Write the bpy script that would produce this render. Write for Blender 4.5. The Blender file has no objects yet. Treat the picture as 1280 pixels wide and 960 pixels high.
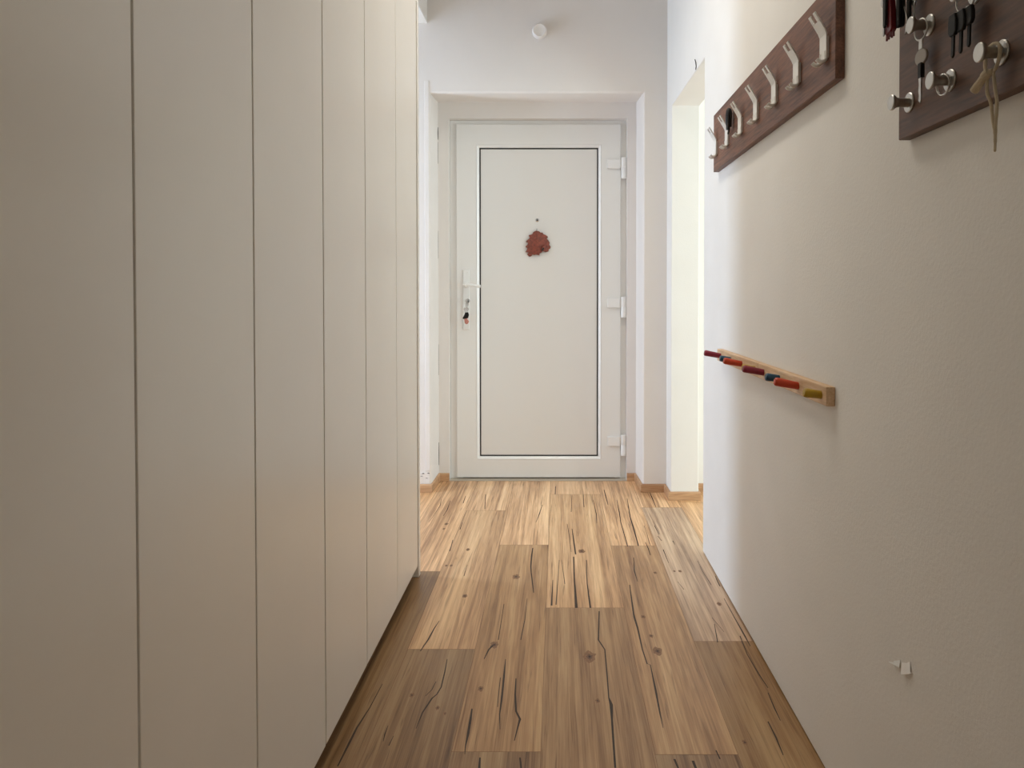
import bpy, bmesh, math, random
from mathutils import Vector, Matrix
random.seed(7)
sc = bpy.context.scene
COL = sc.collection

# ------------------------------------------------------------------ helpers
def srgb(r, g, b):
    f = lambda c: (c/255/12.92) if c/255 <= .04045 else ((c/255+.055)/1.055)**2.4
    return (f(r), f(g), f(b), 1)

def mat(name, col, rough=.5, metal=0., bump=0., bscale=200., var=0., vscale=6., spec=.5, coat=0.):
    m = bpy.data.materials.new(name); m.use_nodes = True
    nt = m.node_tree; b = nt.nodes['Principled BSDF']
    b.inputs['Base Color'].default_value = col if len(col) == 4 else (*col, 1)
    b.inputs['Roughness'].default_value = rough
    b.inputs['Metallic'].default_value = metal
    b.inputs['Specular IOR Level'].default_value = spec
    b.inputs['Coat Weight'].default_value = coat
    tc = nt.nodes.new('ShaderNodeTexCoord')
    if var:
        n = nt.nodes.new('ShaderNodeTexNoise'); n.inputs['Scale'].default_value = vscale; n.inputs['Detail'].default_value = 4
        nt.links.new(tc.outputs['Object'], n.inputs['Vector'])
        h = nt.nodes.new('ShaderNodeHueSaturation')
        h.inputs['Color'].default_value = b.inputs['Base Color'].default_value
        mr = nt.nodes.new('ShaderNodeMapRange')
        mr.inputs['From Min'].default_value = .3; mr.inputs['From Max'].default_value = .7
        mr.inputs['To Min'].default_value = 1-var; mr.inputs['To Max'].default_value = 1+var
        nt.links.new(n.outputs['Fac'], mr.inputs['Value']); nt.links.new(mr.outputs['Result'], h.inputs['Value'])
        nt.links.new(h.outputs['Color'], b.inputs['Base Color'])
    if bump:
        n = nt.nodes.new('ShaderNodeTexNoise'); n.inputs['Scale'].default_value = bscale; n.inputs['Detail'].default_value = 3
        nt.links.new(tc.outputs['Object'], n.inputs['Vector'])
        bp = nt.nodes.new('ShaderNodeBump'); bp.inputs['Strength'].default_value = bump; bp.inputs['Distance'].default_value = .002
        nt.links.new(n.outputs['Fac'], bp.inputs['Height']); nt.links.new(bp.outputs['Normal'], b.inputs['Normal'])
    return m

def wood(name, c1, c2, axis=1, scale=9., rough=.5, stretch=.07, fine=70.):
    """streaked wood grain running along the given object axis"""
    m = bpy.data.materials.new(name); m.use_nodes = True
    nt = m.node_tree; b = nt.nodes['Principled BSDF']; b.inputs['Roughness'].default_value = rough
    tc = nt.nodes.new('ShaderNodeTexCoord'); mp = nt.nodes.new('ShaderNodeMapping')
    s = [1, 1, 1]; s[axis] = stretch; mp.inputs['Scale'].default_value = s
    nt.links.new(tc.outputs['Object'], mp.inputs['Vector'])
    n1 = nt.nodes.new('ShaderNodeTexNoise'); n1.inputs['Scale'].default_value = scale*3; n1.inputs['Detail'].default_value = 6; n1.inputs['Distortion'].default_value = .8
    n2 = nt.nodes.new('ShaderNodeTexNoise'); n2.inputs['Scale'].default_value = fine*3; n2.inputs['Detail'].default_value = 5
    for n in (n1, n2): nt.links.new(mp.outputs['Vector'], n.inputs['Vector'])
    mx = nt.nodes.new('ShaderNodeMix'); mx.inputs['Factor'].default_value = .45
    nt.links.new(n1.outputs['Fac'], mx.inputs['A']); nt.links.new(n2.outputs['Fac'], mx.inputs['B'])
    cr = nt.nodes.new('ShaderNodeValToRGB')
    cr.color_ramp.elements[0].position = .36; cr.color_ramp.elements[0].color = c1
    cr.color_ramp.elements[1].position = .66; cr.color_ramp.elements[1].color = c2
    nt.links.new(mx.outputs['Result'], cr.inputs['Fac']); nt.links.new(cr.outputs['Color'], b.inputs['Base Color'])
    bp = nt.nodes.new('ShaderNodeBump'); bp.inputs['Strength'].default_value = .12; bp.inputs['Distance'].default_value = .001
    nt.links.new(n2.outputs['Fac'], bp.inputs['Height']); nt.links.new(bp.outputs['Normal'], b.inputs['Normal'])
    return m

def link(name, bm, m, parent=None, origin=(0, 0, 0), bevel=0., segs=2, smooth=False, angle=35):
    """bm holds world coordinates; the object's origin is the given point"""
    bmesh.ops.remove_doubles(bm, verts=bm.verts, dist=1e-6)
    bmesh.ops.recalc_face_normals(bm, faces=bm.faces)
    bmesh.ops.translate(bm, verts=bm.verts, vec=-Vector(origin))
    me = bpy.data.meshes.new(name); bm.to_mesh(me); bm.free()
    o = bpy.data.objects.new(name, me); COL.objects.link(o)
    for mm in (m if isinstance(m, (list, tuple)) else [m]): me.materials.append(mm)
    if parent is not None: o.parent = parent
    else: o.location = origin
    if bevel:
        md = o.modifiers.new('bevel', 'BEVEL'); md.width = bevel; md.segments = segs; md.limit_method = 'ANGLE'; md.angle_limit = math.radians(40)
        md.harden_normals = False
    if smooth:
        for p in me.polygons: p.use_smooth = True
        try: me.set_sharp_from_angle(angle=math.radians(angle))
        except Exception: pass
    return o

def part(name, bm, m, thing, sub=None, **k):
    """a mesh under a thing (or under one of its parts); all share the thing's origin"""
    k.setdefault('origin', tuple(thing.location))
    return link(name, bm, m, parent=sub or thing, **k)

def thing(name, loc, label=None, cat=None, group=None, kind=None):
    o = bpy.data.objects.new(name, None); COL.objects.link(o); o.location = loc; o.empty_display_size = .05
    return tag(o, label, cat, group, kind)

def tag(o, label=None, cat=None, group=None, kind=None):
    if label: o['label'] = label
    if cat: o['category'] = cat
    if group: o['group'] = group
    if kind: o['kind'] = kind
    return o

def box(bm, x0, x1, y0, y1, z0, z1):
    v = [bm.verts.new(p) for p in ((x0,y0,z0),(x1,y0,z0),(x1,y1,z0),(x0,y1,z0),(x0,y0,z1),(x1,y0,z1),(x1,y1,z1),(x0,y1,z1))]
    for f in ((3,2,1,0),(4,5,6,7),(0,1,5,4),(1,2,6,5),(2,3,7,6),(3,0,4,7)): bm.faces.new([v[i] for i in f])
    return bm

def boxes(*bs):
    bm = bmesh.new()
    for b in bs: box(bm, *b)
    return bm

def ring(loops, cap0=False, cap1=False):
    """loops of (x0,x1,z0,z1,y): rectangular sections facing -Y joined in order"""
    bm = bmesh.new(); L = []
    for x0, x1, z0, z1, y in loops:
        L.append([bm.verts.new(p) for p in ((x0,y,z0),(x1,y,z0),(x1,y,z1),(x0,y,z1))])
    for a, b in zip(L, L[1:]):
        for i in range(4):
            j = (i+1) % 4; bm.faces.new((a[i], a[j], b[j], b[i]))
    if cap0: bm.faces.new(L[0])
    if cap1: bm.faces.new(L[-1])
    return bm

def lathe(bm, origin, axis, prof, n=28):
    """revolve (radius, along) pairs about an axis from origin"""
    a = Vector(axis).normalized(); u = a.orthogonal().normalized(); w = a.cross(u); o = Vector(origin)
    R = []
    for r, t in prof:
        if r < 1e-6: R.append([bm.verts.new(o + a*t)])
        else: R.append([bm.verts.new(o + a*t + (u*math.cos(2*math.pi*i/n) + w*math.sin(2*math.pi*i/n))*r) for i in range(n)])
    for p, q in zip(R, R[1:]):
        for i in range(n):
            j = (i+1) % n
            if len(p) == 1 and len(q) == 1: continue
            if len(p) == 1: bm.faces.new((p[0], q[i], q[j]))
            elif len(q) == 1: bm.faces.new((p[i], p[j], q[0]))
            else: bm.faces.new((p[i], p[j], q[j], q[i]))
    return bm

def smooth_path(pts, n=6):
    P = [Vector(p) for p in pts]; out = []
    for i in range(len(P)-1):
        p0 = P[max(i-1, 0)]; p1 = P[i]; p2 = P[i+1]; p3 = P[min(i+2, len(P)-1)]
        for k in range(n):
            t = k/n
            out.append(.5*((2*p1)+(-p0+p2)*t+(2*p0-5*p1+4*p2-p3)*t*t+(-p0+3*p1-3*p2+p3)*t**3))
    out.append(P[-1]); return out

def tube(bm, pts, r, n=10, closed=False):
    P = [Vector(p) for p in pts]; R = []
    N = len(P); ref = None
    for i, p in enumerate(P):
        if closed: d = (P[(i+1) % N] - P[i-1]).normalized()
        else: d = (P[min(i+1, N-1)] - P[max(i-1, 0)]).normalized()
        if ref is None: ref = d.orthogonal().normalized()
        u = (ref - d*ref.dot(d)).normalized(); ref = u; w = d.cross(u)
        rr = r[i] if isinstance(r, (list, tuple)) else r
        R.append([bm.verts.new(p + (u*math.cos(2*math.pi*k/n) + w*math.sin(2*math.pi*k/n))*rr) for k in range(n)])
    pairs = list(zip(R, R[1:])) + ([(R[-1], R[0])] if closed else [])
    for a, b in pairs:
        for k in range(n):
            j = (k+1) % n; bm.faces.new((a[k], a[j], b[j], b[k]))
    if not closed:
        bm.faces.new(R[0]); bm.faces.new(list(reversed(R[-1])))
    return bm

def circle(c, r, axis, n=28, ry=None):
    a = Vector(axis).normalized(); u = Vector((0, 0, 1)) if abs(a.z) < .9 else Vector((1, 0, 0))
    u = (u - a*u.dot(a)).normalized(); w = a.cross(u); c = Vector(c)
    return [c + u*math.cos(2*math.pi*i/n)*(ry or r) + w*math.sin(2*math.pi*i/n)*r for i in range(n)]

def slab(bm, outline, nrm, t):
    """extrude a closed outline (3D points) by t along nrm"""
    nv = Vector(nrm)*t
    a = [bm.verts.new(Vector(p)) for p in outline]; b = [bm.verts.new(Vector(p)+nv) for p in outline]
    bm.faces.new(a); bm.faces.new(list(reversed(b)))
    for i in range(len(a)):
        j = (i+1) % len(a); bm.faces.new((a[j], a[i], b[i], b[j]))
    return bm

# ------------------------------------------------------------------ materials
M = {}
M['wall'] = mat('white wall paint', (.80, .785, .755), .85, bump=.25, bscale=160, var=.015, vscale=5)
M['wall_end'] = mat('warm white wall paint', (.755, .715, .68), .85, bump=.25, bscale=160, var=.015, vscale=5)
M['ceil'] = mat('white ceiling paint', (.78, .765, .735), .9, bump=.15, bscale=120)
M['lacquer'] = mat('white satin laminate', (.84, .82, .77), .27, bump=.03, bscale=500, var=.01, vscale=4)
M['carcass'] = mat('gap-shade carcass board', (.10, .095, .085), .6, bump=.03)  # carcass darkened to paint shadow into the door gaps
M['plinth'] = mat('grey beige plinth', (.36, .33, .28), .6, bump=.03)
M['pvc'] = mat('white door plastic', (.80, .79, .765), .35, bump=.03, bscale=350)
M['pvcpanel'] = mat('matt white door panel', (.76, .75, .725), .45, bump=.05, bscale=420)
M['bead'] = mat('glossy white bead', (.86, .86, .85), .25, bump=.01)
M['gasket'] = mat('black rubber gasket', (.02, .018, .016), .7, bump=.05)
M['hinge'] = mat('white hinge cap', (.82, .81, .79), .3, bump=.01)
M['chrome'] = mat('polished steel', (.55, .54, .52), .22, 1., bump=.02)
M['nickel'] = mat('brushed nickel', (.50, .485, .455), .38, 1., bump=.06, bscale=300)
M['hook'] = mat('matt aluminium', (.80, .79, .76), .5, .15, bump=.06, bscale=400)
M['white_metal'] = mat('white lacquered handle', (.82, .82, .80), .28, bump=.01)
M['black'] = mat('black plastic', (.008, .007, .006), .6, bump=.06, spec=.25)
M['blackrub'] = mat('black elastic', (.010, .010, .010), .55, bump=.25, bscale=500)
M['red'] = mat('dark red leather', (.12, .004, .008), .38, bump=.15, bscale=300, var=.15)
M['pink'] = mat('copper pink tag', (.50, .20, .15), .4, bump=.04, var=.1, vscale=60)
M['cord'] = mat('cream cotton cord', (.56, .47, .33), .9, bump=.5, bscale=900, var=.1, vscale=90)
M['leaf'] = mat('dried oak leaf red', (.22, .055, .034), .6, bump=.6, bscale=160, var=.4, vscale=70)
M['remnant'] = mat('white socket remnant', (.97, .97, .97), .5, bump=.02, bscale=200)
M['remnant2'] = mat('pale socket remnant', (.88, .92, .93), .5, bump=.05, bscale=200, var=.06, vscale=90)
M['cap'] = mat('white plastic cap', (.78, .75, .72), .4, bump=.02)
M['crack'] = mat('dark crack', (.06, .05, .045), .9, bump=.1)
M['thresh'] = mat('beige threshold', (.46, .40, .32), .5, bump=.05)
M['walnut'] = wood('walnut veneer', srgb(74, 46, 32), srgb(136, 92, 70), axis=1, scale=10, rough=.5)
M['walnut_dark'] = wood('dark walnut veneer', srgb(60, 38, 24), srgb(112, 74, 50), axis=1, scale=8, rough=.5)
M['birch'] = wood('birch wood', srgb(196, 160, 122), srgb(228, 198, 164), axis=1, scale=10, rough=.55)
M['skirt'] = wood('oak baseboard', srgb(166, 124, 90), srgb(208, 170, 130), axis=0, scale=10, rough=.5)
for n, c in dict(magenta=(128, 22, 48), orange=(190, 62, 24), teal=(20, 66, 92), olive=(170, 136, 12), blue=(26, 52, 92)).items():
    M[n] = mat(n+' painted peg', srgb(*c), .45, bump=.05, bscale=200, var=.06, vscale=60)

def floor_material():
    m = bpy.data.materials.new('oak vinyl plank'); m.use_nodes = True
    nt = m.node_tree; N = nt.nodes; L = nt.links; b = N['Principled BSDF']
    tc = N.new('ShaderNodeTexCoord'); at = N.new('ShaderNodeAttribute'); at.attribute_name = 'plank'
    off = N.new('ShaderNodeVectorMath'); off.operation = 'SCALE'; off.inputs['Scale'].default_value = 37.
    L.new(at.outputs['Vector'], off.inputs[0])
    add = N.new('ShaderNodeVectorMath'); add.operation = 'ADD'
    L.new(tc.outputs['Object'], add.inputs[0]); L.new(off.outputs['Vector'], add.inputs[1])
    def noise(sx, sy, detail, dist=0., rough=.5):
        mp = N.new('ShaderNodeMapping'); mp.inputs['Scale'].default_value = (sx, sy, 1)
        L.new(add.outputs['Vector'], mp.inputs['Vector'])
        n = N.new('ShaderNodeTexNoise'); n.inputs['Scale'].default_value = 1; n.inputs['Detail'].default_value = detail
        n.inputs['Distortion'].default_value = dist; n.inputs['Roughness'].default_value = rough
        L.new(mp.outputs['Vector'], n.inputs['Vector']); return n
    band = noise(11, .55, 4, .6)          # wide heart-wood bands
    streak = noise(74, 1.3, 5, .5, .6)    # grain streaks
    fine = noise(320, 7, 4)               # pores
    mott = noise(30, 2.6, 4, .8)           # cloudy mottling
    cr = N.new('ShaderNodeValToRGB'); e = cr.color_ramp.elements
    e[0].position = .18; e[0].color = srgb(142, 102, 66)
    e[1].position = .85; e[1].color = srgb(228, 190, 142)
    k = e.new(.5); k.color = srgb(194, 152, 108)
    def mixf(a, bb, f):
        x = N.new('ShaderNodeMix'); x.inputs['Factor'].default_value = f
        L.new(a, x.inputs['A']); L.new(bb, x.inputs['B']); return x.outputs['Result']
    v = mixf(band.outputs['Fac'], streak.outputs['Fac'], .5)
    v = mixf(v, mott.outputs['Fac'], .16)
    v = mixf(v, fine.outputs['Fac'], .16)
    # spread the values again after averaging
    mr = N.new('ShaderNodeMapRange'); mr.inputs['From Min'].default_value = .33; mr.inputs['From Max'].default_value = .67
    L.new(v, mr.inputs['Value']); L.new(mr.outputs['Result'], cr.inputs['Fac'])
    # dark hairline streaks
    cr2 = N.new('ShaderNodeValToRGB'); cr2.color_ramp.elements[0].position = .29; cr2.color_ramp.elements[0].color = (.55, .50, .46, 1)
    cr2.color_ramp.elements[1].position = .40; cr2.color_ramp.elements[1].color = (1, 1, 1, 1)
    st2 = noise(70, 2.0, 3, 1.6); L.new(st2.outputs['Fac'], cr2.inputs['Fac'])
    mul = N.new('ShaderNodeMix'); mul.data_type = 'RGBA'; mul.blend_type = 'MULTIPLY'; mul.inputs['Factor'].default_value = .85
    L.new(cr.outputs['Color'], mul.inputs[6]); L.new(cr2.outputs['Color'], mul.inputs[7])
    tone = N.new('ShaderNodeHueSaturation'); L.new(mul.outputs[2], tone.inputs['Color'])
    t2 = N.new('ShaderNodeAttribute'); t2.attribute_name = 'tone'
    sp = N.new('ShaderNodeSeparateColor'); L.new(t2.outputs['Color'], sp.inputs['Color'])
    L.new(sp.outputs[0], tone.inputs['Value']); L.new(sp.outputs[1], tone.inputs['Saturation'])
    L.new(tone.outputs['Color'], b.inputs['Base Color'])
    b.inputs['Roughness'].default_value = .36
    bp = N.new('ShaderNodeBump'); bp.inputs['Strength'].default_value = .15; bp.inputs['Distance'].default_value = .001
    L.new(v, bp.inputs['Height']); L.new(bp.outputs['Normal'], b.inputs['Normal'])
    return m
M['floor'] = floor_material()
M['floorcrack'] = mat('dark wood split', srgb(54, 37, 26), .6, bump=.1, var=.3, vscale=30)
M['floorknot'] = mat('wood knot', srgb(134, 98, 68), .5, bump=.1, var=.3, vscale=160)
M['knotcore'] = mat('knot core', srgb(104, 72, 50), .5, bump=.1, var=.3, vscale=160)
M['seam'] = mat('plank joint', srgb(128, 94, 66), .6, bump=.1)

# ------------------------------------------------------------------ camera
TH = math.radians(1.05); F = 924.; CX, CY, H = 697., 383., 1.10
cam = bpy.data.cameras.new('camera'); co = bpy.data.objects.new('camera', cam); COL.objects.link(co)
co.location = (0, 0, H); co.rotation_euler = (math.pi/2 - TH, 0, 0)
cam.sensor_width = 36; cam.lens = F/1280*36
cam.shift_x = -(CX-640)/1280; cam.shift_y = -(480-CY)/1280
cam.clip_start = .02
sc.camera = co

def on_floor(px, py):
    a = (px-CX)/F; b = -(py-CY)/F
    d = Vector((a, math.cos(TH)+b*math.sin(TH), -math.sin(TH)+b*math.cos(TH)))
    t = -H/d.z
    return Vector((d.x*t, d.y*t, 0))

# ------------------------------------------------------------------ shell
XR = .6156; XF = .600; YE = 4.064; CE = 3.05
XL, XRR, YB = -2.6, 3.2, -5.0

def build_floor():
    bm = bmesh.new()
    lay = bm.loops.layers.float_color.new('plank'); ton = bm.loops.layers.float_color.new('tone')
    edges = [-.4625-.2085*k for k in range(11, 0, -1)] + [-.4625, -.254, -.040, .232, .430, .636] + [.636+.2085*k for k in range(1, 13)]
    seams = {-.4625-.2085: 2.90, -.4625: 2.262, -.254: 1.752, -.040: 2.562, .232: 1.741, .430: 2.314}
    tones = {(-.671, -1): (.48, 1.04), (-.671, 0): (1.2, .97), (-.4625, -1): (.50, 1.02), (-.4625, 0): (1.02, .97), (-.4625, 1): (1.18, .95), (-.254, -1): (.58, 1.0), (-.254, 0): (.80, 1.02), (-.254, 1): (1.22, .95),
             (-.040, -1): (.69, 1.0), (-.040, 0): (1.04, .98), (-.040, 1): (1.2, .95), (.232, -1): (.58, .98), (.232, 0): (.84, 1.0), (.232, 1): (1.25, .96), (.430, -1): (.56, 1.06), (.430, 0): (.92, .80), (.430, 1): (1.3, .95)}  # tones also carry light falloff: near boards darkened, far ones lightened
    Lp = 1.455
    for a, b in zip(edges, edges[1:]):
        key = min(seams, key=lambda s: abs(s-a)); known = abs(key-a) < .01
        y0 = seams[key] if known else random.uniform(0, Lp)
        ys = [y0 + Lp*k for k in range(-8, 6)]
        for k, (p, q) in zip(range(-8, 6), zip(ys, ys[1:])):
            p2, q2 = max(p, YB-.1), min(q, 4.6)
            if q2 <= p2: continue
            v = [bm.verts.new(c) for c in ((a, p2, 0), (b, p2, 0), (b, q2, 0), (a, q2, 0))]
            f = bm.faces.new(v); f.material_index = 0
            rnd = (random.random(), random.random(), random.random(), 1)
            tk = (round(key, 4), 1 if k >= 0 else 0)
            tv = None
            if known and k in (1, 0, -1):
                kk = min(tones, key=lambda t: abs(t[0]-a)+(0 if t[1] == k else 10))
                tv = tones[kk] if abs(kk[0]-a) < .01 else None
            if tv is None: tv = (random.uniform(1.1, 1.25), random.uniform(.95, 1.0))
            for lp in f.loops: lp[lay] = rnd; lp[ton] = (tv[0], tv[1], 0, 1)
            # fine joints
            for s in ((a-.0006, a+.0006, p2, q2), (a, b, p2-.0009, p2+.0009)):
                w = [bm.verts.new(c) for c in ((s[0], s[2], .0002), (s[1], s[2], .0002), (s[1], s[3], .0002), (s[0], s[3], .0002))]
                fj = bm.faces.new(w); fj.material_index = 3
    # splits in the boards
    cracks = [
        [(749,764,2),(748,800,3),(756,812,3),(759,845,3),(761,872,3),(764,881,6),(765,900,4),(769,960,4)],
        [(787,731,2),(792,767,4),(793,772,4),(797,785,3),(803,812,3),(809,830,3),(813,831,2)],
        [(813,831,2),(820,865,4),(825,892,3),(829,910,1)],
        [(717,696,3),(718,725,4),(720.5,760,5)], [(733,700,2),(734,730,3),(738,760,3)], [(702,700,1),(706,730,2)],
        [(715,661,2),(717,675,3),(719.5,693,3)], [(709,655,1),(712,672,1.5),(714,690,1)],
        [(755,612,2),(757,620,2.5),(760,631,1)], [(771,625,1),(774,640,2.5),(776,653,2),(784.5,683,2)],
        [(784,623,1),(787.6,646,3),(793,664,3),(798,682.5,3.5)], [(807,678,1.5),(810,685,2.5),(813,694,2)],
        [(792,697,2),(793,714,2.5),(797,727,1.5)], [(812,615,2),(815,622,2.5),(820,634,1)], [(741.5,625,1),(745.5,643,2),(746,654,1)],
        [(729,618,1.5),(730,634,1.5)], [(715,619,1),(714,640,1.5)], [(818,657,2),(824,668,1.5)], [(822,670,1),(827,676,1.5)], [(841,676,2),(844,681,1)],
        [(829,687,2),(833,697,1.5),(836,704,1)], [(805,657,1),(809,668,1),(812,680,1)],
        [(552,624,1),(550,632,2),(543,643,1.5),(536,653,1)], [(563,626,1),(559,637,2),(554,645,1)], [(578,653,1),(575,662,2.5)],
        [(566,675,1.5),(564,683,2),(562,689,2.5)], [(607,618,1.5),(606,636,2)], [(582,620,1),(579,629,1.5)], [(678,631,1.5),(674,643,2),(670,653,1)],
        [(694.5,608,2),(694,618,2)], [(666,685,2),(664.5,695,3),(663.5,708,3),(664,716,3),(665.5,728,2.5),(667,741,1.5)],
        [(691,725,1.5),(690,745,2),(689.5,757,3)], [(699,700,1),(697,730,1.5),(695,756,1.5)],
        [(549,776,1),(542,787,2),(535,800,2.5),(530,807,2),(525.5,814,2)], [(617,806,4),(611,812,3),(605,824,1.5)],
        [(659,748,1),(656,775,1.5),(651,800,2)], [(630,755,1),(626,780,1.5),(623,800,2)], [(584,706,1),(580,720,1.5)],
        [(559,824,1.5),(556,840,3),(551.5,859,3),(546,868,3),(540,873,3),(528,891,2.5),(520,911,1)], [(545,852,1),(540,862,2),(532,870,1)],
        [(590,886,2.5),(588,900,4),(585,918,4),(582,932,2),(581,943,1.5)], [(632,824,1),(630,845,3),(627,875,3),(624.5,893,3),(625,912,1)],
        [(625.5,847,1.5),(623,870,2),(622,884,1)], [(645,848,1.5),(644,868,3),(645,889,3),(650,899,4),(647,910,3),(643,926,2)],
        [(485,907,1),(481,918,2),(479,927,1)], [(492,920,1),(486,932,2)], [(478,855,1.5),(462,885,2),(446,910,4),(438,926,4),(422,958,3)],
        [(600,947,3),(599,961,4)], [(650,947,3),(651.5,961,3)], [(843,949,4),(848,961,4)], [(866,951,5),(870,961,5)],
        [(895,938,2),(900,949,3)], [(960,902,2),(970,922,3),(979,944,2)], [(925,795,1.5),(934,818,2),(948,842,2),(960,860,2)], [(960,866,2),(968,885,3),(975.6,901,1)],
        [(984,873,1.5),(998,895,2),(1007,909,2.5),(1018,925,1.5)], [(893,780,1),(897,803,2.5)], [(872,701,1),(880,717,1.5),(889,731,1.5)],
        [(894,720,1.5),(897,727,2),(900,733,3)], [(847,727,1),(855,737,1.5)], [(890,772,1),(905,790,1)],
        [(905,748,1),(917,770,2),(931,795,2.5),(938,808,1)],
    ]
    for c in cracks:
        Ls, Rs = [], []
        for i, (px, py, w) in enumerate(c):
            p = on_floor(px, py); jj = .75 + .5*random.random()
            hw = w*(.34 if py > 740 else .24)*jj*1.1/(py-366)
            Ls.append(bm.verts.new((p.x-hw, p.y, .0003))); Rs.append(bm.verts.new((p.x+hw, p.y, .0003)))
        for i in range(len(c)-1):
            f = bm.faces.new((Ls[i], Rs[i], Rs[i+1], Ls[i+1])); f.material_index = 1
    knots = [(737,821,8),(822,814,6),(804,771,2.8),(814,795,2.6),(850,714,2.2),(843,714,1.6),(819,716,2.2),(899,755,3),(747,876,2.8),(727,689,4),(581,745,3),
             (564,707,2),(558,707,1.8),(515,869,3),(547,885,2.6),(645,721,4.5),(618,806,5),(601,861,3.5),(558,655,2.5),(585,687,2.5),(555,661,1.8),(931,928,3),(556,892,2)]
    for px, py, r in knots:
        c = on_floor(px, py); rr = r*1.1/(py-366); n = 14
        ph = random.random()*6
        def blob(k, z, mi, sy):
            vs = [bm.verts.new((c.x + k*rr*math.cos(2*math.pi*i/n)*(1+.22*math.sin(3*i+ph)), c.y + k*rr*sy*math.sin(2*math.pi*i/n)*(1+.2*math.cos(2*i+ph)), z)) for i in range(n)]
            f = bm.faces.new(vs); f.material_index = mi
        blob(1., .00022, 2, 1.8); blob(.5, .0003, 4, 1.6)
        if r > 2.4: blob(.2, .00035, 1, 1.5)
    # slab under the boards
    box(bm, XL-.1, XRR+.1, YB-.1, 4.6, -.12, -.002)
    me = bpy.data.meshes.new('floor')
    bm.to_mesh(me); bm.free()
    o = bpy.data.objects.new('floor', me); COL.objects.link(o)
    for k in ('floor', 'floorcrack', 'floorknot', 'seam', 'knotcore'): me.materials.append(M[k])
    # every board faces up
    tag(o, kind='structure')
build_floor()

def S(name, bm, m, bevel=0., **k): return tag(link(name, bm, M[m], bevel=bevel, **k), kind='structure')

S('ceiling', boxes((XL-.1, XRR+.1, YB-.1, 4.6, CE, CE+.12), (XL-.1, -.712, 2.92, YE, 2.572, CE)), 'ceil')
# wall with the recess of the front door
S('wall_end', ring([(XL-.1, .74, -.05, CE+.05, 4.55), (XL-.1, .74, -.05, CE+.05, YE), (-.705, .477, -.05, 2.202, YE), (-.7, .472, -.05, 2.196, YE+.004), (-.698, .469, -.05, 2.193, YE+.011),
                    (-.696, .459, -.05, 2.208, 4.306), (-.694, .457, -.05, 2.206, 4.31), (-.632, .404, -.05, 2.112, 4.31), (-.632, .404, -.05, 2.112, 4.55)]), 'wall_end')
# plaster corner bead beside the recess
bm = boxes((-.729, -.703, YE-.004, YE+.02, .115, 2.26)); S('trim_1', bm, 'wall_end', bevel=.003)
bm = boxes((-.775, -.705, YE-.0035, YE+.02, .045, .108)); S('trim_2', bm, 'wall_end', bevel=.0025)
bm = bmesh.new()
ys_ = [YB, 3.115, 3.905, YE+.02]; zs_ = [.004, 2.084, CE+.05]; fx = [XR, XR, XF, XF]; bx_ = [.76, .76, .748, .748]
V = {}
def gv(i, j, k):
    if (i, j, k) not in V: V[(i, j, k)] = bm.verts.new(((fx[i], bx_[i])[k], ys_[i], zs_[j]))
    return V[(i, j, k)]
cells = [(0, 0), (0, 1), (1, 1), (2, 0), (2, 1)]
for i, j in cells:
    for k in (0, 1): bm.faces.new([gv(i, j, k), gv(i+1, j, k), gv(i+1, j+1, k), gv(i, j+1, k)])
    for (di, dj), e in (((-1, 0), ((i, j), (i, j+1))), ((1, 0), ((i+1, j), (i+1, j+1))), ((0, -1), ((i, j), (i+1, j))), ((0, 1), ((i, j+1), (i+1, j+1)))):
        if (i+di, j+dj) not in cells: bm.faces.new([gv(*e[0], 0), gv(*e[1], 0), gv(*e[1], 1), gv(*e[0], 1)])
S('wall_right', bm, 'wall', bevel=.005)
S('wall_right_room', boxes((.74, XRR+.1, 4.075, 4.4, -.02, CE+.05), (.76, XRR+.1, .3, .4, -.02, CE+.05)), 'wall')
S('wall_right_room_window', boxes((XRR, XRR+.1, .3, 1.2, -.02, CE), (XRR, XRR+.1, 3.3, 4.2, -.02, CE), (XRR, XRR+.1, 1.2, 3.3, -.02, .12), (XRR, XRR+.1, 1.2, 3.3, 2.35, CE)), 'wall')
S('wall_left', boxes((-1.26, -1.16, YB, 2.92, -.02, CE), (XL-.1, -2.52, 2.80, 2.92, -.02, CE), (-1.38, -1.16, 2.80, 2.92, -.02, CE), (-2.52, -1.38, 2.80, 2.92, 2.32, CE), (-2.52, -1.38, 2.80, 2.92, -.02, .58)), 'wall')
LW0, LW1 = 3.10, 3.72
S('wall_left_passage', boxes((XL-.1, XL, 2.8, LW0, -.02, 2.6), (XL-.1, XL, LW1, 4.2, -.02, 2.6), (XL-.1, XL, LW0, LW1, 2.25, 2.6), (XL-.1, XL, LW0, LW1, -.02, .08)), 'wall')
S('wall_back', boxes((-1.26, -.96, YB-.1, YB, -.02, CE), (.56, .76, YB-.1, YB, -.02, CE), (-.96, .56, YB-.1, YB, 2.5, CE), (-.96, .56, YB-.1, YB, -.02, .5)), 'wall')

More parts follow.
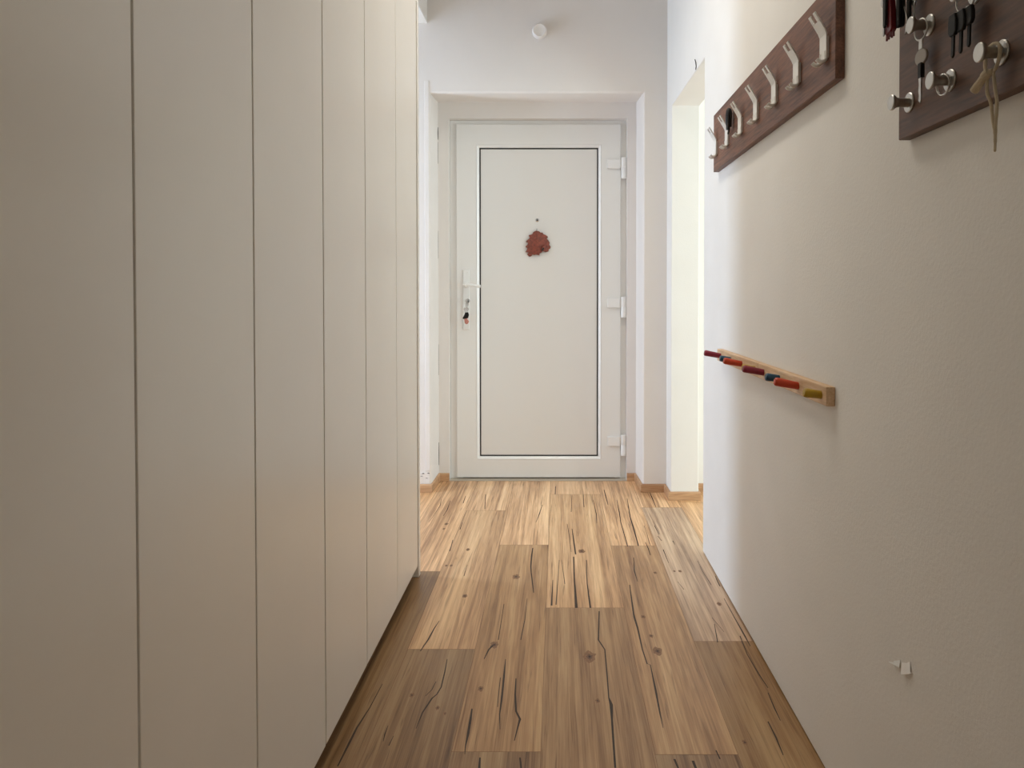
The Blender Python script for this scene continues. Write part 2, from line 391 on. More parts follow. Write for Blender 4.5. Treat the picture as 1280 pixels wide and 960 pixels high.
# off-view window frames; the back and passage-side ones are added for fill
def win_frame(name, axis, at, a0, a1, z0, z1):
    bm = bmesh.new(); t = .06
    def bx(p0, p1, q0, q1):
        if axis == 'x': box(bm, at, at+.06, p0, p1, q0, q1)
        else: box(bm, p0, p1, at, at+.06, q0, q1)
    bx(a0, a0+t, z0, z1); bx(a1-t, a1, z0, z1); bx(a0+t, a1-t, z0, z0+t); bx(a0+t, a1-t, z1-t, z1)
    if a1-a0 > 1: bx((a0+a1)/2-.035, (a0+a1)/2+.035, z0+t, z1-t)
    S(name, bm, 'pvc', bevel=.004)
win_frame('window_1', 'x', XRR+.02, 1.2, 3.3, .12, 2.35)
win_frame('window_2', 'x', XL-.08, LW0, LW1, .08, 2.25)
win_frame('added_window_back', 'y', YB-.08, -.96, .56, .5, 2.5)
win_frame('added_window_passage', 'y', 2.80, -2.52, -1.38, .58, 2.32)

# hairline crack over the side doorway
def on_right(px, py):
    a = (px-CX)/F; b = -(py-CY)/F
    d = Vector((a, math.cos(TH)+b*math.sin(TH), -math.sin(TH)+b*math.cos(TH))); t = (XR-.006)/d.x
    return Vector((XR-.006, d.y*t, H+d.z*t))
bm = bmesh.new(); pp = [on_right(868.5, 74.5), on_right(869.6, 78), on_right(870, 83), on_right(869.5, 87)]
tube(bm, [p + Vector((.0005, 0, 0)) for p in pp], .0022, 6)
S('trim_3', bm, 'crack')
bm = bmesh.new()
for z0, z1, r in ((1.99, 2.06, .0028), (1.85, 1.975, .0012), (1.30, 1.46, .0010), (.62, .80, .0010), (.092, .225, .0024)):
    tube(bm, [(-.6945, 4.3085, z0), (-.6950, 4.3083, (z0+z1)/2), (-.6943, 4.3085, z1)], [r*.6, r, r*.5], 6)
for x, z, r in ((-.741, .103, .004), (-.712, .105, .0035), (-.722, .078, .002), (-.750, .088, .002)):
    tube(bm, [(x-.006, YE-.004, z), (x, YE-.0045, z+.001), (x+.006, YE-.004, z-.001)], [r*.4, r*.7, r*.4], 6)
S('trim_4', bm, 'crack')

# baseboards
bh, bt = .046, .011
def skirting(name, line, side):
    """a rounded strip following the foot of the wall; side = +1/-1 is the room side of the line"""
    P = [Vector((x, y, 0)) for x, y in line]; n = len(P); prof = [(0, .001), (bt, .001), (bt, bh-.006), (bt*.75, bh-.0015), (bt*.45, bh), (0, bh)]
    N = []
    for i in range(n):
        ns = []
        for a_, b_ in ((i-1, i), (i, i+1)):
            if a_ < 0 or b_ >= n: continue
            d = (P[b_]-P[a_]).normalized(); ns.append(Vector((-d.y, d.x, 0))*side)
        m = sum(ns, Vector()); m.normalize(); N.append(m/max(.3, m.dot(ns[0])))
    bm = bmesh.new(); rows = [[bm.verts.new((p.x+q.x*o, p.y+q.y*o, z)) for o, z in prof] for p, q in zip(P, N)]
    for r0, r1 in zip(rows, rows[1:]):
        for k in range(len(prof)):
            j = (k+1) % len(prof); bm.faces.new((r0[k], r0[j], r1[j], r1[k]))
    bm.faces.new(rows[0]); bm.faces.new(list(reversed(rows[-1])))
    S(name, bm, 'skirt')
skirting('baseboard_left', [(XL, YE-.004), (-.7015, YE-.004), (-.6955, 4.3085), (-.633, 4.3085)], -1)
skirting('baseboard_right', [(.405, 4.3085), (.458, 4.3085), (.4692, YE-.0005), (.5955, YE-.0005), (.5992, 3.9045), (.7485, 3.9045), (.7485, 4.074)], -1)
skirting('baseboard_right_room', [(.7605, 4.0745), (XRR-.001, 4.0745)], -1)

# ------------------------------------------------------------------ front door
YD = 4.345
door = thing('door_1', (-.112, YD, 0), kind='structure')
part('door_frame', ring([(-.70, .47, -.01, 2.16, 4.47), (-.70, .47, -.01, 2.16, 4.43), (-.631, .403, -.01, 2.111, 4.43), (-.631, .403, -.01, 2.111, 4.362), (-.60, .376, -.01, 2.09, 4.362), (-.56, .34, -.01, 2.06, 4.362), (-.56, .34, -.01, 2.06, 4.44)]), M['pvc'], door)
X0, X1, Z0, Z1 = -.5946, .3708, .010, 2.088
B = (-.477, .2564, .117, 1.968); P = (-.459, .2384, .135, 1.950)
part('door_leaf', ring([(X0, X1, Z0, Z1, YD+.062), (X0, X1, Z0, Z1, YD+.003), (X0+.003, X1-.003, Z0+.003, Z1-.003, YD), (B[0], B[1], B[2], B[3], YD), (B[0], B[1], B[2], B[3], YD+.03)], cap0=True), M['pvc'], door)
part('glazing_bead', ring([(B[0]+.0005, B[1]-.0005, B[2]+.0005, B[3]-.0005, YD+.02), (B[0]+.0005, B[1]-.0005, B[2]+.0005, B[3]-.0005, YD+.0015), (B[0]+.003, B[1]-.003, B[2]+.003, B[3]-.003, YD-.001),
                           (P[0]-.003, P[1]+.003, P[2]-.003, P[3]+.003, YD+.007), (P[0], P[1], P[2], P[3], YD+.012), (P[0], P[1], P[2], P[3], YD+.025)]), M['bead'], door)
g = .0072
tag(part('gasket', ring([(P[0]+.0002, P[1]-.0002, P[2]+.0002, P[3]-.0002, YD+.02), (P[0]+.0002, P[1]-.0002, P[2]+.0002, P[3]-.0002, YD+.010), (P[0]+g, P[1]-g, P[2]+g, P[3]-g, YD+.010), (P[0]+g, P[1]-g, P[2]+g, P[3]-g, YD+.02)]), M['gasket'], door), 'thin black seal line around the inner panel')
part('door_panel', boxes((P[0]+.001, P[1]-.001, YD+.0125, YD+.05, P[2]+.001, P[3]-.001)), M['pvcpanel'], door)
PF = YD+.0125
# hinges
for zt, dx in ((1.880, 0), (1.067, .001), (.2535, .004)):
    h = part('hinge', boxes((.2905+dx, .3665, YD-.019, YD+.001, zt-.054, zt)), M['hinge'], door, bevel=.003)
    bm = bmesh.new(); zt2 = zt+.0105
    lathe(bm, (.388, YD-.010, zt2-.122), (0, 0, 1), [(0, 0), (.014, 0), (.0165, .002), (.0165, .062), (.0155, .0635), (.0165, .065), (.0165, .12), (.014, .122), (0, .122)], 20)
    box(bm, .3855, .402, YD-.010, YD+.03, zt2-.118, zt2-.004)
    part('hinge_barrel', bm, M['hinge'], door, sub=h, smooth=True)
    part('hinge_pin', boxes((.3665, .381, YD-.012, YD+.002, zt-.052, zt-.002)), M['hinge'], door, sub=h, bevel=.002)
# lever handle
hd = part('door_handle', boxes((-.556, -.516, YD-.009, YD+.001, .885, 1.235)), M['white_metal'], door, bevel=.004, segs=3)
bm = bmesh.new()
lathe(bm, (-.536, YD-.008, 1.145), (0, -1, 0), [(.0001, 0), (.017, 0), (.017, .006), (.010, .012), (.0095, .05), (.0001, .055)], 20)
tube(bm, smooth_path([(-.548, YD-.05, 1.146), (-.536, YD-.052, 1.147), (-.50, YD-.054, 1.145), (-.465, YD-.053, 1.139), (-.448, YD-.050, 1.138)], 5), .0085, 12)
part('lever', bm, M['white_metal'], door, sub=hd, smooth=True)
bm = bmesh.new(); lathe(bm, (-.527, YD-.008, 1.053), (0, -1, 0), [(.0001, 0), (.0125, 0), (.0125, .005), (.011, .0065), (.0001, .0065)], 20)
box(bm, -.532, -.522, YD-.0145, YD-.008, 1.026, 1.053)
part('lock_cylinder', bm, M['chrome'], door, sub=hd, smooth=True)
for z in (1.222, .898):
    bm = bmesh.new(); lathe(bm, (-.527 if z > 1 else -.536, YD-.0088, z), (0, -1, 0), [(.0001, 0), (.0042, 0), (.0036, .0012), (.0001, .0014)], 12)
    part('screw', bm, M['hook' if z > 1 else 'white_metal'], door, sub=hd, smooth=True)
# peephole
bm = bmesh.new(); lathe(bm, (-.1197, PF-.001, 1.5273), (0, -1, 0), [(.0001, 0), (.0105, 0), (.0105, .004), (.0075, .006), (.0068, .0035), (.0001, .003)], 24)
pe = part('peephole', bm, M['chrome'], door, smooth=True)
bm = bmesh.new(); lathe(bm, (-.1197, PF-.0035, 1.5273), (0, -1, 0), [(.0001, .0018), (.003, .0015), (.0062, .0002), (.0062, 0), (.0001, 0)], 20)
part('lens', bm, M['black'], door, sub=pe, smooth=True)
part('threshold', boxes((-.66, .404, 4.30, 4.45, -.001, .0035)), M['thresh'], door)

# ------------------------------------------------------------------ small things at the end of the corridor
# dried leaf ornament hanging on the door
lo = thing('hanging_leaf', (-.1174, PF-.018, 1.31), 'red-brown dried leaf hanging from a small hook on the white front door', 'leaf ornament')
Zm = [(485,345),(520,350),(548,372),(575,372),(590,395),(625,408),(657,435),(640,462),(664,488),(684,522),(676,548),(697,583),(690,606),(668,618),(664,648),(622,663),(578,645),(560,668),(533,684),(532,708),(484,698),(450,704),(432,694),(408,722),(382,726),(350,694),(368,668),(320,660),(346,624),(352,604),(324,582),(356,546),(362,520),(330,512),(345,488),(372,468),(388,448),(374,408),(412,402),(432,388),(440,366),(468,350)]
def lpt(u, v, d=0.):
    x = -.1174 + (u/12+630-672)/211; z = 1.3867 - (v/12+260-305)/211
    r = math.hypot(u-500, v-540)/190
    return Vector((x, PF-.022 + .010*r*r - .004*math.cos((u-500)/45) + d, z))
bm = bmesh.new(); nR = 6; front = []; cu, cv = 498, 535
rings_ = []
for k in range(1, nR+1):
    s = k/nR
    row = []
    for i, (u, v) in enumerate(Zm):
        if k < nR:   # inner rings are rounder than the toothed edge
            uu, vv = Zm[i-1]; u2, v2 = Zm[(i+1) % len(Zm)]
            a = (1-s)*.5; u = u*(1-2*a)+(uu+u2)*a; v = v*(1-2*a)+(vv+v2)*a
        row.append(bm.verts.new(lpt(cu+(u-cu)*s, cv+(v-cv)*s)))
    rings_.append(row)
cvt = bm.verts.new(lpt(cu, cv)); n = len(Zm)
for i in range(n):
    bm.faces.new((cvt, rings_[0][i], rings_[0][(i+1) % n]))
for a, b in zip(rings_, rings_[1:]):
    for i in range(n): bm.faces.new((a[i], b[i], b[(i+1) % n], a[(i+1) % n]))
blade = part('blade', bm, M['leaf'], lo, smooth=True, angle=60)
md = blade.modifiers.new('solid', 'SOLIDIFY'); md.thickness = .0022
# curled-in lobe with its fold shade as a black piece, and veins
bm = bmesh.new()
tube(bm, [lpt(486, 350, -.002), lpt(492, 430, -.0035), lpt(490, 520, -.0035), lpt(478, 610, -.003), lpt(470, 690, -.002)], [.0022, .002, .0018, .0014, .0008], 8)
for a, b in (((490,430),(580,395)),((492,470),(640,450)),((490,520),(650,520)),((484,580),(600,600)),((490,450),(400,420)),((490,500),(370,480)),((486,560),(345,590)),((480,620),(380,690))):
    tube(bm, [lpt(*a, -.003), lpt((a[0]+b[0])/2, (a[1]+b[1])/2-6, -.003), lpt(*b, -.0016)], [.0013, .0011, .0006], 6)
part('veins', bm, M['leaf'], lo, sub=blade, smooth=True)
bm = bmesh.new(); tube(bm, smooth_path([lpt(560, 655, -.003), lpt(575, 625, -.008), lpt(600, 590, -.010), lpt(625, 560, -.006)], 4), [.004]*4+[.008]*4+[.009]*4+[.003], 8)
part('curled_lobe', bm, M['leaf'], lo, sub=blade, smooth=True)
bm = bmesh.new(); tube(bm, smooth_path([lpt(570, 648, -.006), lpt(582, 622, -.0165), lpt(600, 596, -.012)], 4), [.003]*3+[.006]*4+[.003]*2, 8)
tag(part('fold_shade', bm, M['blackrub'], lo, sub=blade, smooth=True), 'black piece standing in for shade inside the curled lobe')
bm = bmesh.new(); tube(bm, smooth_path([lpt(486, 356, -.001), (-.1220, PF-.020, 1.462), (-.1222, PF-.012, 1.472), (-.122, PF-.004, 1.476), (-.122, PF-.0017, 1.474)], 5), .0016, 8)
part('stem', bm, M['crack'], lo, smooth=True)

# keys hanging in the front door lock
kb = thing('key_bunch', (-.529, YD-.02, 1.053), 'key bunch with black and coppery tags hanging in the front door lock', 'keys')
bm = bmesh.new(); box(bm, -.5285, -.5255, YD-.034, YD-.0146, 1.045, 1.061)
slab(bm, circle((-.527, YD-.046, 1.053), .013, (1, 0, 0), 20), (1, 0, 0), .0024)
part('key', bm, M['nickel'], kb, smooth=True)
bm = bmesh.new(); tube(bm, circle((-.5285, YD-.050, 1.028), .016, (.9, .35, 0), 24), .0015, 8, closed=True); part('ring', bm, M['chrome'], kb, smooth=True)
for dx, dy, ln in ((-.008, -.044, .05), (.004, -.052, .045)):
    bm = bmesh.new(); slab(bm, circle((-.530+dx, YD+dy, 1.004), .010, (.3, 1, 0), 18), (.25, .95, 0), .002)
    box(bm, -.5325+dx, -.5275+dx, YD+dy, YD+dy+.002, .998-ln, .998)
    part('key', bm, M['chrome'], kb, smooth=True)
bm = bmesh.new(); slab(bm, [(-.553, YD-.056, .951), (-.546, YD-.056, .948), (-.520, YD-.056, .953), (-.515, YD-.056, .972), (-.519, YD-.056, .987), (-.537, YD-.056, .986), (-.542, YD-.056, .972)], (0, 1, 0), .010)
tag(part('tag', bm, M['black'], kb, bevel=.002), 'black tag')
bm = bmesh.new(); slab(bm, [(-.545, YD-.053, .960), (-.540, YD-.053, .925), (-.532, YD-.053, .917), (-.521, YD-.053, .921), (-.515, YD-.053, .934), (-.524, YD-.053, .946), (-.526, YD-.053, .960)], (0, 1, 0), .008)
tag(part('tag', bm, M['pink'], kb, bevel=.002), 'coppery pink tag')

# round cap on the end wall
bm = bmesh.new(); lathe(bm, (-.0983, YE-.0004, 2.522), (0, -1, 0), [(.0001, 0), (.036, 0), (.040, .004), (.041, .020), (.038, .034), (.033, .038), (.028, .0355), (.012, .034), (.0001, .0338)], 40)
c = link('wall_cap', bm, M['cap'], origin=(-.0983, YE, 2.48), smooth=True)
tag(c, 'small round white plastic cap on the end wall above the door', 'wall cap')

# ------------------------------------------------------------------ wardrobe
XC = -.535; YW = 2.838; ZT = 2.52; ZB = .055
wd = thing('wardrobe', (-.83, 1.6, 0), 'tall flat white fitted wardrobe with full height doors along the left side', 'wardrobe')
dy = [.19, .564, .9357, 1.3035, 1.6903, 2.0601, 2.4537, 2.8080]
part('carcass', boxes((-1.155, XC-.024, .17, YW-.002, ZB+.004, ZT-.01)), M['carcass'], wd)
part('plinth', boxes((-1.10, XC-.045, .17, YW-.002, .001, ZB+.004)), M['plinth'], wd)
part('end_panel', boxes((-1.155, XC-.001, YW-.001, YW+.030, .001, ZT)), M['lacquer'], wd, bevel=.0015)
gaps = [.004, .004, .005, .0055, .0065, .006, .0045, .0]
for k in range(7):
    part('door', boxes((XC-.019, XC, dy[k]+gaps[k]/2, dy[k+1]-gaps[k+1]/2, ZB, ZT-.004)), M['lacquer'], wd, bevel=.001)

# ------------------------------------------------------------------ coat rack
XB = .595
rk = thing('coat_rack', (XR, 2.21, 1.56), 'long walnut coat rack with seven forked metal hooks on the right wall', 'coat rack')
part('board', boxes((XB, XR, 1.593, 2.830, 1.560, 1.775)), M['walnut'], rk, bevel=.0015)
def hook_mesh(yc):
    """flat bar: up the board, then leaning outwards, forked at the top; two prongs curl out at the foot"""
    bm = bmesh.new(); w = .0205; t = .0035
    prof = [(-.004, 1.613), (-.004, 1.669), (-.0085, 1.680), (-.0305, 1.7165)]      # (out of board, height)
    def bar(y0, y1, pr):
        q = []
        for i, (dx, z) in enumerate(pr):
            q.append((Vector((XB+dx, 0, z))))
        inner = []
        for i, p in enumerate(q):
            a = q[max(i-1, 0)]; b = q[min(i+1, len(q)-1)]; d = (b-a).normalized(); nrm = Vector((-d.z, 0, d.x)); nrm = nrm if nrm.x < 0 else -nrm
            inner.append(p + nrm*t)
        rows = []
        for p, s in zip(q, inner):
            rows.append([bm.verts.new((p.x, y0, p.z)), bm.verts.new((p.x, y1, p.z)), bm.verts.new((s.x, y1, s.z)), bm.verts.new((s.x, y0, s.z))])
        for a, b in zip(rows, rows[1:]):
            for i in range(4):
                j = (i+1) % 4; bm.faces.new((a[i], a[j], b[j], b[i]))
        bm.faces.new(rows[0]); bm.faces.new(list(reversed(rows[-1])))
    f0 = (-.0200, 1.6990)
    bar(yc-w, yc+w, prof[:3]+[f0])
    bar(yc-w, yc-w*.36, [f0, (-.0255, 1.7080), (-.0305, 1.7165)])
    bar(yc+w*.36, yc+w, [f0, (-.0255, 1.7080), (-.0305, 1.7165)])
    # mounting foot against the board
    box(bm, XB-.0045, XB+.0005, yc-w*.9, yc+w*.9, 1.616, 1.664)
    for s in (-1, 1):
        y = yc + s*w*.68
        tube(bm, smooth_path([(XB-.0055, y, 1.632), (XB-.0055, y, 1.617), (XB-.009, y, 1.6105), (XB-.016, y, 1.608), (XB-.0215, y, 1.6095), (XB-.0255, y, 1.6135)], 4), .0045, 10)
    return bm
ys = [1.6485+.1882*k for k in range(7)]
h0 = part('hook', hook_mesh(ys[0]), M['hook'], rk, bevel=.0008)
for k in range(1, 7):
    c = h0.copy(); COL.objects.link(c); c.parent = rk; c.location = (0, ys[k]-ys[0], 0)

# black folded loop on the sixth hook
yb = 2.516
XB0 = XB; XB = XB-.005
lp = thing('looped_strap', (XB-.012, yb, 1.652), 'small black looped strap hung on the coat rack beside its sixth hook, near the doorway', 'strap')
bm = bmesh.new()
for k, (dyy, ww) in enumerate(((-.009, .006), (0., .008), (.009, .006))):
    tube(bm, smooth_path([(XB-.010, yb+.008+dyy*.4, 1.655), (XB-.013, yb+dyy, 1.675), (XB-.014, yb+dyy*1.2, 1.700), (XB-.012, yb+dyy, 1.716), (XB-.009, yb+dyy*.6, 1.7195), (XB-.0065, yb+dyy, 1.712), (XB-.006, yb+dyy, 1.69), (XB-.006, yb+dyy*.4+.006, 1.664)], 5), ww*.85, 8)
part('loop', bm, M['blackrub'], lp, smooth=True)
bm = bmesh.new(); tube(bm, smooth_path([(XB-.006, yb+.008, 1.672), (XB-.004, yb+.020, 1.662), (XB-.002, yb+.036, 1.655), (XB-.001, ys[5]-.0255, 1.650)], 5), .0032, 8)
part('tail', bm, M['blackrub'], lp, smooth=True)
XB = XB0

# ------------------------------------------------------------------ key board
kbd = thing('key_board', (XR, 1.09, 1.366), 'walnut key board with round metal pegs at the upper right on the right wall', 'key rack')
part('board', boxes((XB, XR, .85, 1.2957, 1.366, 1.735)), M['walnut_dark'], kbd, bevel=.0015)
pegs = [(1.2556, 1.4215), (1.1255, 1.4215), (.995, 1.4215), (1.190, 1.528), (1.060, 1.528), (1.2556, 1.634), (1.1255, 1.634)]
def peg_mesh(y, z, d):
    bm = bmesh.new()
    lathe(bm, (XB, y, z), (-1, 0, 0), [(.0001, 0), (.0078, 0), (.0078, .019), (.0085, .023), (.0125, .0275), (.013, .029), (.013, .0315), (.012, .0325), (.0001, .0325)], 28)
    return bm
for i, (y, z) in enumerate(pegs):
    if i == 0:
        p0 = part('peg', peg_mesh(y, z, 0), M['nickel'], kbd, smooth=True)
        bm = bmesh.new(); lathe(bm, (XB+.0003, y, z), (-1, 0, 0), [(.0001, 0), (.0168, 0), (.0168, .002), (.0155, .0032), (.0082, .0032)], 32)
        f0_ = part('flange', bm, M['nickel'], kbd, sub=p0, smooth=True)
    else:
        c = p0.copy(); COL.objects.link(c); c.parent = kbd; c.location = (0, y-pegs[0][0], z-pegs[0][1])
        c2 = f0_.copy(); COL.objects.link(c2); c2.parent = c

def key_shape(bm, c, up, side, r, ln, w, t, nrm):
    """flat key hanging down from its bow"""
    c = Vector(c); up = Vector(up); side = Vector(side); nrm = Vector(nrm)
    slab(bm, [c + up*math.cos(a)*r + side*math.sin(a)*r*.9 for a in [2*math.pi*i/20 for i in range(20)]], nrm, t)
    b0 = c - up*r*.8; teeth = [0, .15, .05, .2, .05, .25, .1, 0]
    pts = [b0 + side*w*.5]
    for i, q in enumerate(teeth): pts.append(b0 - up*ln*(i+1)/len(teeth) + side*w*(.5-q))
    pts += [b0 - up*ln*1.03, b0 - up*ln + -side*w*.4, b0 - side*w*.5]
    slab(bm, pts, nrm, t*.8)
UP = (0, 0, 1)
# single key on the peg of the second row
y, z = pegs[3]
k1 = thing('key', (XB-.011, y, z-.02), 'single key with a clear bow hanging just above the empty metal ring', 'key')
M['clear'] = mat('smoky clear plastic', (.30, .26, .22), .25, bump=.05)
bm = bmesh.new(); tube(bm, circle((XB-.014, y, z-.0069), .0165, (1, .12, 0), 30, ry=.0165), .0013, 8, closed=True); part('ring', bm, M['nickel'], k1, smooth=True)
bm = bmesh.new(); slab(bm, [(XB-.013, y-.005, z-.022), (XB-.013, y+.005, z-.022), (XB-.013, y+.006, z-.038), (XB-.013, y-.006, z-.038)], (-1, 0, 0), .002); part('tab', bm, M['nickel'], k1, bevel=.001)
bm = bmesh.new(); slab(bm, circle((XB-.014, y+.001, z-.050), .0165, (1, .1, 0), 22, ry=.0130), (.99, .1, 0), .004); part('bow', bm, M['clear'], k1, bevel=.001, smooth=True)
bm = bmesh.new(); box(bm, XB-.0165, XB-.0095, y-.005, y+.005, z-.084, z-.060); tag(part('collar', bm, M['black'], k1, bevel=.001), 'black collar')
bm = bmesh.new(); slab(bm, [(XB-.013, y+.0045, z-.083), (XB-.013, y-.0035, z-.083), (XB-.013, y-.0035, z-.120), (XB-.013, y-.001, z-.124), (XB-.013, y+.0035, z-.120), (XB-.013, y+.0025, z-.112), (XB-.013, y+.0045, z-.104), (XB-.013, y+.003, z-.095)], (-1, 0, 0), .0022)
part('blade', bm, M['nickel'], k1)

# bare ring
y, z = pegs[1]
rg = thing('key_ring', (XB-.012, y, z-.03), 'thin empty metal ring on a key board peg below the single key', 'key ring')
bm = bmesh.new()
for t in (0, .0018): tube(bm, circle((XB-.0100-t, y, z-.0060), .0154, (1, .12, .05), 36), .0010, 8, closed=True)
part('ring', bm, M['chrome'], rg, smooth=True)

# cream cord with a knot
y, z = pegs[2]
cd = thing('cord_loop', (XB-.012, y, z-.05), 'cream knotted cord loop on the lowest right peg of the key board', 'cord')
kn = Vector((XB-.016, y+.006, z-.030))
bm = bmesh.new()
tube(bm, smooth_path([kn, (XB-.0145, y+.0145, z-.014), (XB-.0135, y+.0118, z+.0050), (XB-.012, y, z+.0113), (XB-.0105, y-.0108, z+.006), (XB-.0105, y-.0115, z-.008), (XB-.013, y-.006, z-.024), kn], 8), .0024, 8)
part('loop', bm, M['cord'], cd, smooth=True)
bm = bmesh.new(); tube(bm, smooth_path([kn+Vector((.002, -.008, .004)), kn+Vector((-.002, -.003, .003)), kn+Vector((-.004, .004, -.002)), kn+Vector((-.006, .014, -.010)), kn+Vector((-.007, .020, -.0145))], 6), [.0045]*5+[.0065]*6+[.0055]*6+[.006]*7+[.0055], 10)
part('knot', bm, M['cord'], cd, smooth=True)
bm = bmesh.new()
tube(bm, smooth_path([kn, kn+Vector((.000, .001, -.02)), (XB-.013, y+.0025, z-.068), (XB-.012, y-.001, z-.092), (XB-.011, y-.0035, z-.104)], 6), .0022, 8)
tube(bm, smooth_path([kn+Vector((.002, -.010, .002)), kn+Vector((.003, -.0125, -.02)), (XB-.012, y-.0095, z-.070), (XB-.012, y-.007, z-.095), (XB-.011, y-.0045, z-.105)], 6), .0022, 8)
tube(bm, smooth_path([(XB-.011, y-.004, z-.100), (XB-.011, y-.0045, z-.110), (XB-.011, y-.0045, z-.122), (XB-.011, y-.004, z-.133)], 6), [.0026]*6+[.0022]*6+[.0018]*6+[.0010], 8)
part('tail', bm, M['cord'], cd, smooth=True)

# black-headed keys
y, z = pegs[4]
bk = thing('key_bunch', (XB-.014, y, z-.02), 'bunch of three black-headed keys at the top of the key board', 'keys')
bm = bmesh.new(); tube(bm, circle((XB-.0145, y, z-.0095), .0190, (1, .15, 0), 30), .0013, 8, closed=True); part('ring', bm, M['chrome'], bk, smooth=True)
for k, (ddy, ddx, zz, ww) in enumerate(((.0195, -.024, -.0495, .0105), (.0040, -.021, -.0480, .0115), (-.0115, -.018, -.0440, .0105))):
    bm = bmesh.new(); x_ = XB+ddx
    slab(bm, [(x_, y+ddy-ww*.75, z-.024), (x_, y+ddy+ww*.75, z-.024), (x_, y+ddy+ww, z-.034), (x_, y+ddy+ww, zz+z), (x_, y+ddy+ww*.6, zz+z-.006), (x_, y+ddy-ww*.6, zz+z-.006), (x_, y+ddy-ww, zz+z), (x_, y+ddy-ww, z-.034)], (1, 0, 0), .006)
    kk = part('key_head', bm, M['black'], bk, bevel=.0015)
    bm = bmesh.new(); slab(bm, [(x_+.002, y+ddy-.003, z+zz), (x_+.002, y+ddy+.003, z+zz), (x_+.002, y+ddy+.0045, z+zz-.034), (x_+.002, y+ddy+.002, z+zz-.037), (x_+.002, y+ddy-.0015, z+zz-.034)], (1, 0, 0), .0028)
    part('key_blade', bm, M['black'], bk, sub=kk)
bm = bmesh.new()
lathe(bm, (XB-.016, y+.017, z-.022), (0, 0, -1), [(.0001, 0), (.0055, .001), (.006, .006), (.0045, .010), (.0001, .011)], 14)
lathe(bm, (XB-.012, y-.008, z-.022), (0, 0, -1), [(.0001, 0), (.0055, .001), (.006, .006), (.0045, .010), (.0001, .011)], 14)
part('clasp', bm, M['nickel'], bk, smooth=True)

# red pouch with dark keys
y, z = pegs[5]
rd = thing('key_bunch', (XB-.016, y, z-.02), 'dark keys with a red fob at the left edge of the key board', 'keys')
bm = bmesh.new(); tube(bm, circle((XB-.0150, y, z-.0110), .0205, (1, .12, 0), 30), .0013, 8, closed=True); part('ring', bm, M['chrome'], rd, smooth=True)
def hanging(name, ddy, ddx, top, bot, w0, w1, m, t=.005, **k):
    bm = bmesh.new(); x_ = XB+ddx
    slab(bm, [(x_, y+ddy-w0, z+top), (x_, y+ddy+w0, z+top), (x_, y+ddy+w1, z+bot+.004), (x_, y+ddy+w1*.6, z+bot), (x_, y+ddy-w1*.6, z+bot), (x_, y+ddy-w1, z+bot+.004)], (-1, 0, 0), t)
    return part(name, bm, M[m], rd, bevel=.0012, **k)
fob = hanging('fob', .006, -.026, -.030, -.094, .008, .0145, 'red', .010); tag(fob, 'dark red leather fob')
bm = bmesh.new()
for k in range(7): tube(bm, [(XB-.031, y-.006+.004*k, z-.090), (XB-.031+.001*math.sin(k), y-.007+.0042*k, z-.103+.003*(k % 2))], .0019, 6)
tag(part('fringe', bm, M['red'], rd, sub=fob), 'dark red fringe')
hanging('key', .0085, -.038, -.022, -.084, .0065, .0045, 'black', t=.003); hanging('strap', -.015, -.024, -.020, -.092, .006, .0055, 'black'); hanging('key', -.014, -.018, -.024, -.090, .0075, .007, 'black'); hanging('key', -.031, -.014, -.024, -.086, .005, .004, 'black')
bm = bmesh.new(); key_shape(bm, (XB-.037, y+.016, z-.036), UP, (0, 1, 0), .011, .050, .006, .002, (-1, 0, 0)); part('key', bm, M['nickel'], rd)
bm = bmesh.new(); key_shape(bm, (XB-.012, y-.040, z-.058), UP, (0, 1, 0), .007, .034, .005, .002, (-1, 0, 0)); part('key', bm, M['nickel'], rd)
bm = bmesh.new(); slab(bm, [(XB-.020, y-.037, z-.090), (XB-.020, y-.030, z-.092), (XB-.020, y-.027, z-.108), (XB-.020, y-.033, z-.104), (XB-.020, y-.038, z-.110), (XB-.020, y-.040, z-.100)], (-1, 0, 0), .002)
part('charm', bm, M['nickel'], rd)
bm = bmesh.new(); tube(bm, smooth_path([(XB-.019, y-.004, z-.034), (XB-.020, y-.018, z-.055), (XB-.0205, y-.029, z-.076), (XB-.0205, y-.0335, z-.092)], 5), .0011, 6)
part('wire', bm, M['nickel'], rd, smooth=True)

# ------------------------------------------------------------------ peg rails
def peg_rail(y0, label):
    t = thing('peg_rail', (XR, y0+.28, .848), label, 'peg rail', 'peg rails on the right wall')
    part('rail', boxes((.5955, XR, y0+.0004, y0+.5598, .848, .8915)), M['birch'], t, bevel=.002)
    for dy_, colr, ln in ((.034, 'olive', .040), (.192, 'orange', .0605), (.348, 'teal', .038), (.500, 'magenta', .062)):
        bm = bmesh.new(); a = Vector((-1, 0, .195 if ln > .05 else .13)).normalized(); r = .0108
        lathe(bm, (.5962, y0+dy_, .8695), a, [(.0001, 0), (r*.86, 0), (r*.92, ln*.4), (r, ln-.006), (r*.9, ln-.002), (r*.7, ln), (.0001, ln+.0008)], 24)
        part('peg', bm, M[colr], t, smooth=True)
peg_rail(1.634, 'light wood rail with coloured pegs on right wall, the half nearer the camera')
peg_rail(2.1945, 'light wood rail with coloured pegs on right wall, the half nearer the doorway')

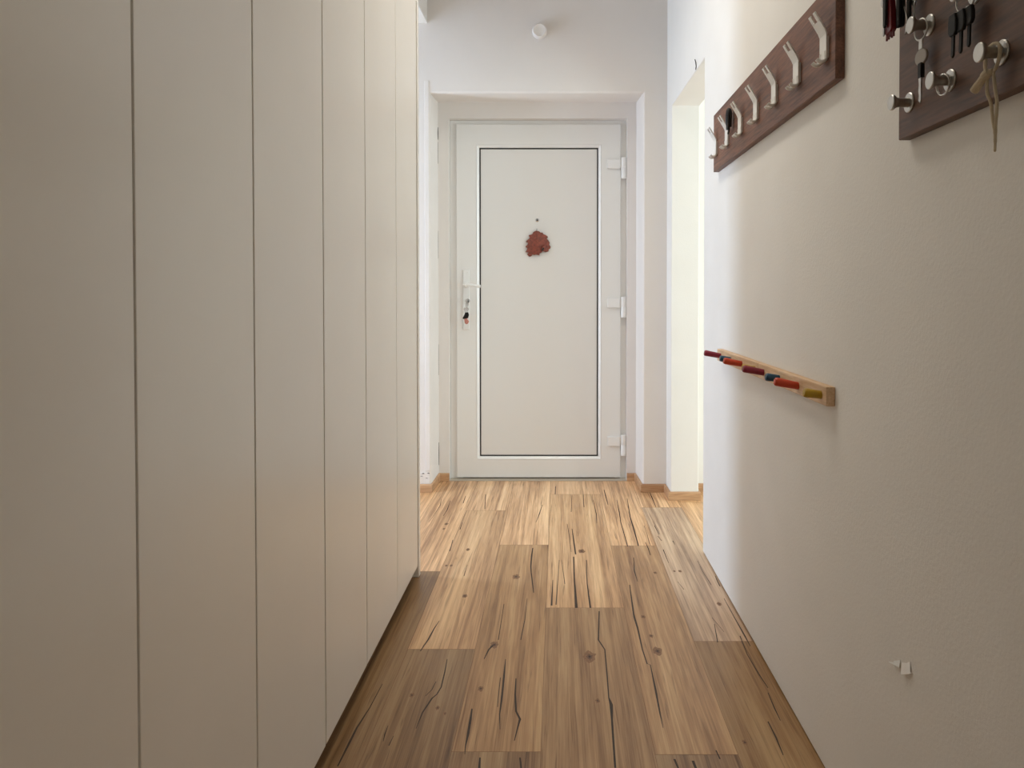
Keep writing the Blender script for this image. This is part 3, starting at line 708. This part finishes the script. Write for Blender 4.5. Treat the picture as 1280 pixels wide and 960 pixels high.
# ------------------------------------------------------------------ erased-socket remnants low on the right wall, built as torn paper
def on_wall(px, py):
    a = (px-CX)/F; b = -(py-CY)/F
    d = Vector((a, math.cos(TH)+b*math.sin(TH), -math.sin(TH)+b*math.cos(TH))); t = XR/d.x
    return Vector((XR, d.y*t, H+d.z*t))
def scrap(name, pts, m, label):
    w = [on_wall(*p) for p in pts]; zt = max(p.z for p in w)
    w = [p + Vector((-.0005-.14*(zt-p.z), 0, 0*(zt-p.z))) for p in w]  # lower edge tipped outwards to catch more light from above
    bm = bmesh.new(); slab(bm, w, (.99, 0, -.14), -.0006)
    c = sum(w, Vector())/len(w); o = link(name, bm, M[m], origin=tuple(c)); tag(o, label, 'wall remnant')
Q = lambda u, v: (1090+u/16, 800+v/16)
scrap('socket_remnant', [Q(625,450),(1133,828.6),Q(715,462),Q(770,430),Q(785,520),Q(792,600),Q(802,655),Q(840,662),Q(780,686),Q(640,690),Q(635,560)], 'remnant', 'white rectangular remnant of an erased socket low on the right wall, the larger right one')
scrap('socket_remnant', [Q(372,430),Q(430,440),Q(455,450),Q(470,415),Q(578,400),Q(578,500),Q(572,560),Q(540,530),Q(500,505),Q(440,480),Q(400,455)], 'remnant2', 'pale triangular remnant of an erased socket low on the right wall, the smaller left one')

# ------------------------------------------------------------------ light
def area(name, loc, rot, sx, sy, power, col):
    l = bpy.data.lights.new(name, 'AREA'); l.shape = 'RECTANGLE'; l.size = sx; l.size_y = sy; l.energy = power; l.color = col
    o = bpy.data.objects.new(name, l); COL.objects.link(o); o.location = loc; o.rotation_euler = rot; return o
area('daylight_right_room', (XRR+.12, 2.25, 1.235), (0, math.pi/2, 0), 2.2, 2.1, 104, (.80, .97, 1.0))
area('daylight_left_passage', (XL-.12, (LW0+LW1)/2, 1.17), (0, -math.pi/2, 0), 2.15, LW1-LW0, 70, (.62, .78, 1.0))
area('added_passage_fill', (-1.95, 2.80, 1.45), (-math.pi/2, 0, math.pi), 1.1, 1.7, 4, (1.0, .9, .8))  # added fill through a made-up window, bounces off the hidden end wall
area('added_back_fill', (-.2, YB-.12, 1.5), (math.pi/2, 0, 0), 1.5, 1.9, 9, (.98, 1.0, .86))  # added weak fill from behind the camera, through a made-up window
area('added_ceiling_fill', (-.05, 2.46, 2.98), (0, 0, 0), .3, 1.5, 11.8, (1.0, .93, .81)).data.spread = math.radians(135)  # added overhead fill without a fixture, shapes the falloff along the walls
w = bpy.data.worlds.new('world'); sc.world = w; w.use_nodes = True
w.node_tree.nodes['Background'].inputs['Color'].default_value = (.75, .85, 1, 1)
w.node_tree.nodes['Background'].inputs['Strength'].default_value = .3

sc.view_settings.view_transform = 'Standard'; sc.view_settings.look = 'None'
sc.view_settings.gamma = 1; sc.view_settings.use_curve_mapping = False
sc.view_settings.exposure = 0.
sc.cycles.use_denoising = True
sc.cycles.max_bounces = 12; sc.cycles.diffuse_bounces = 8
sc.cycles.sample_clamp_indirect = 8
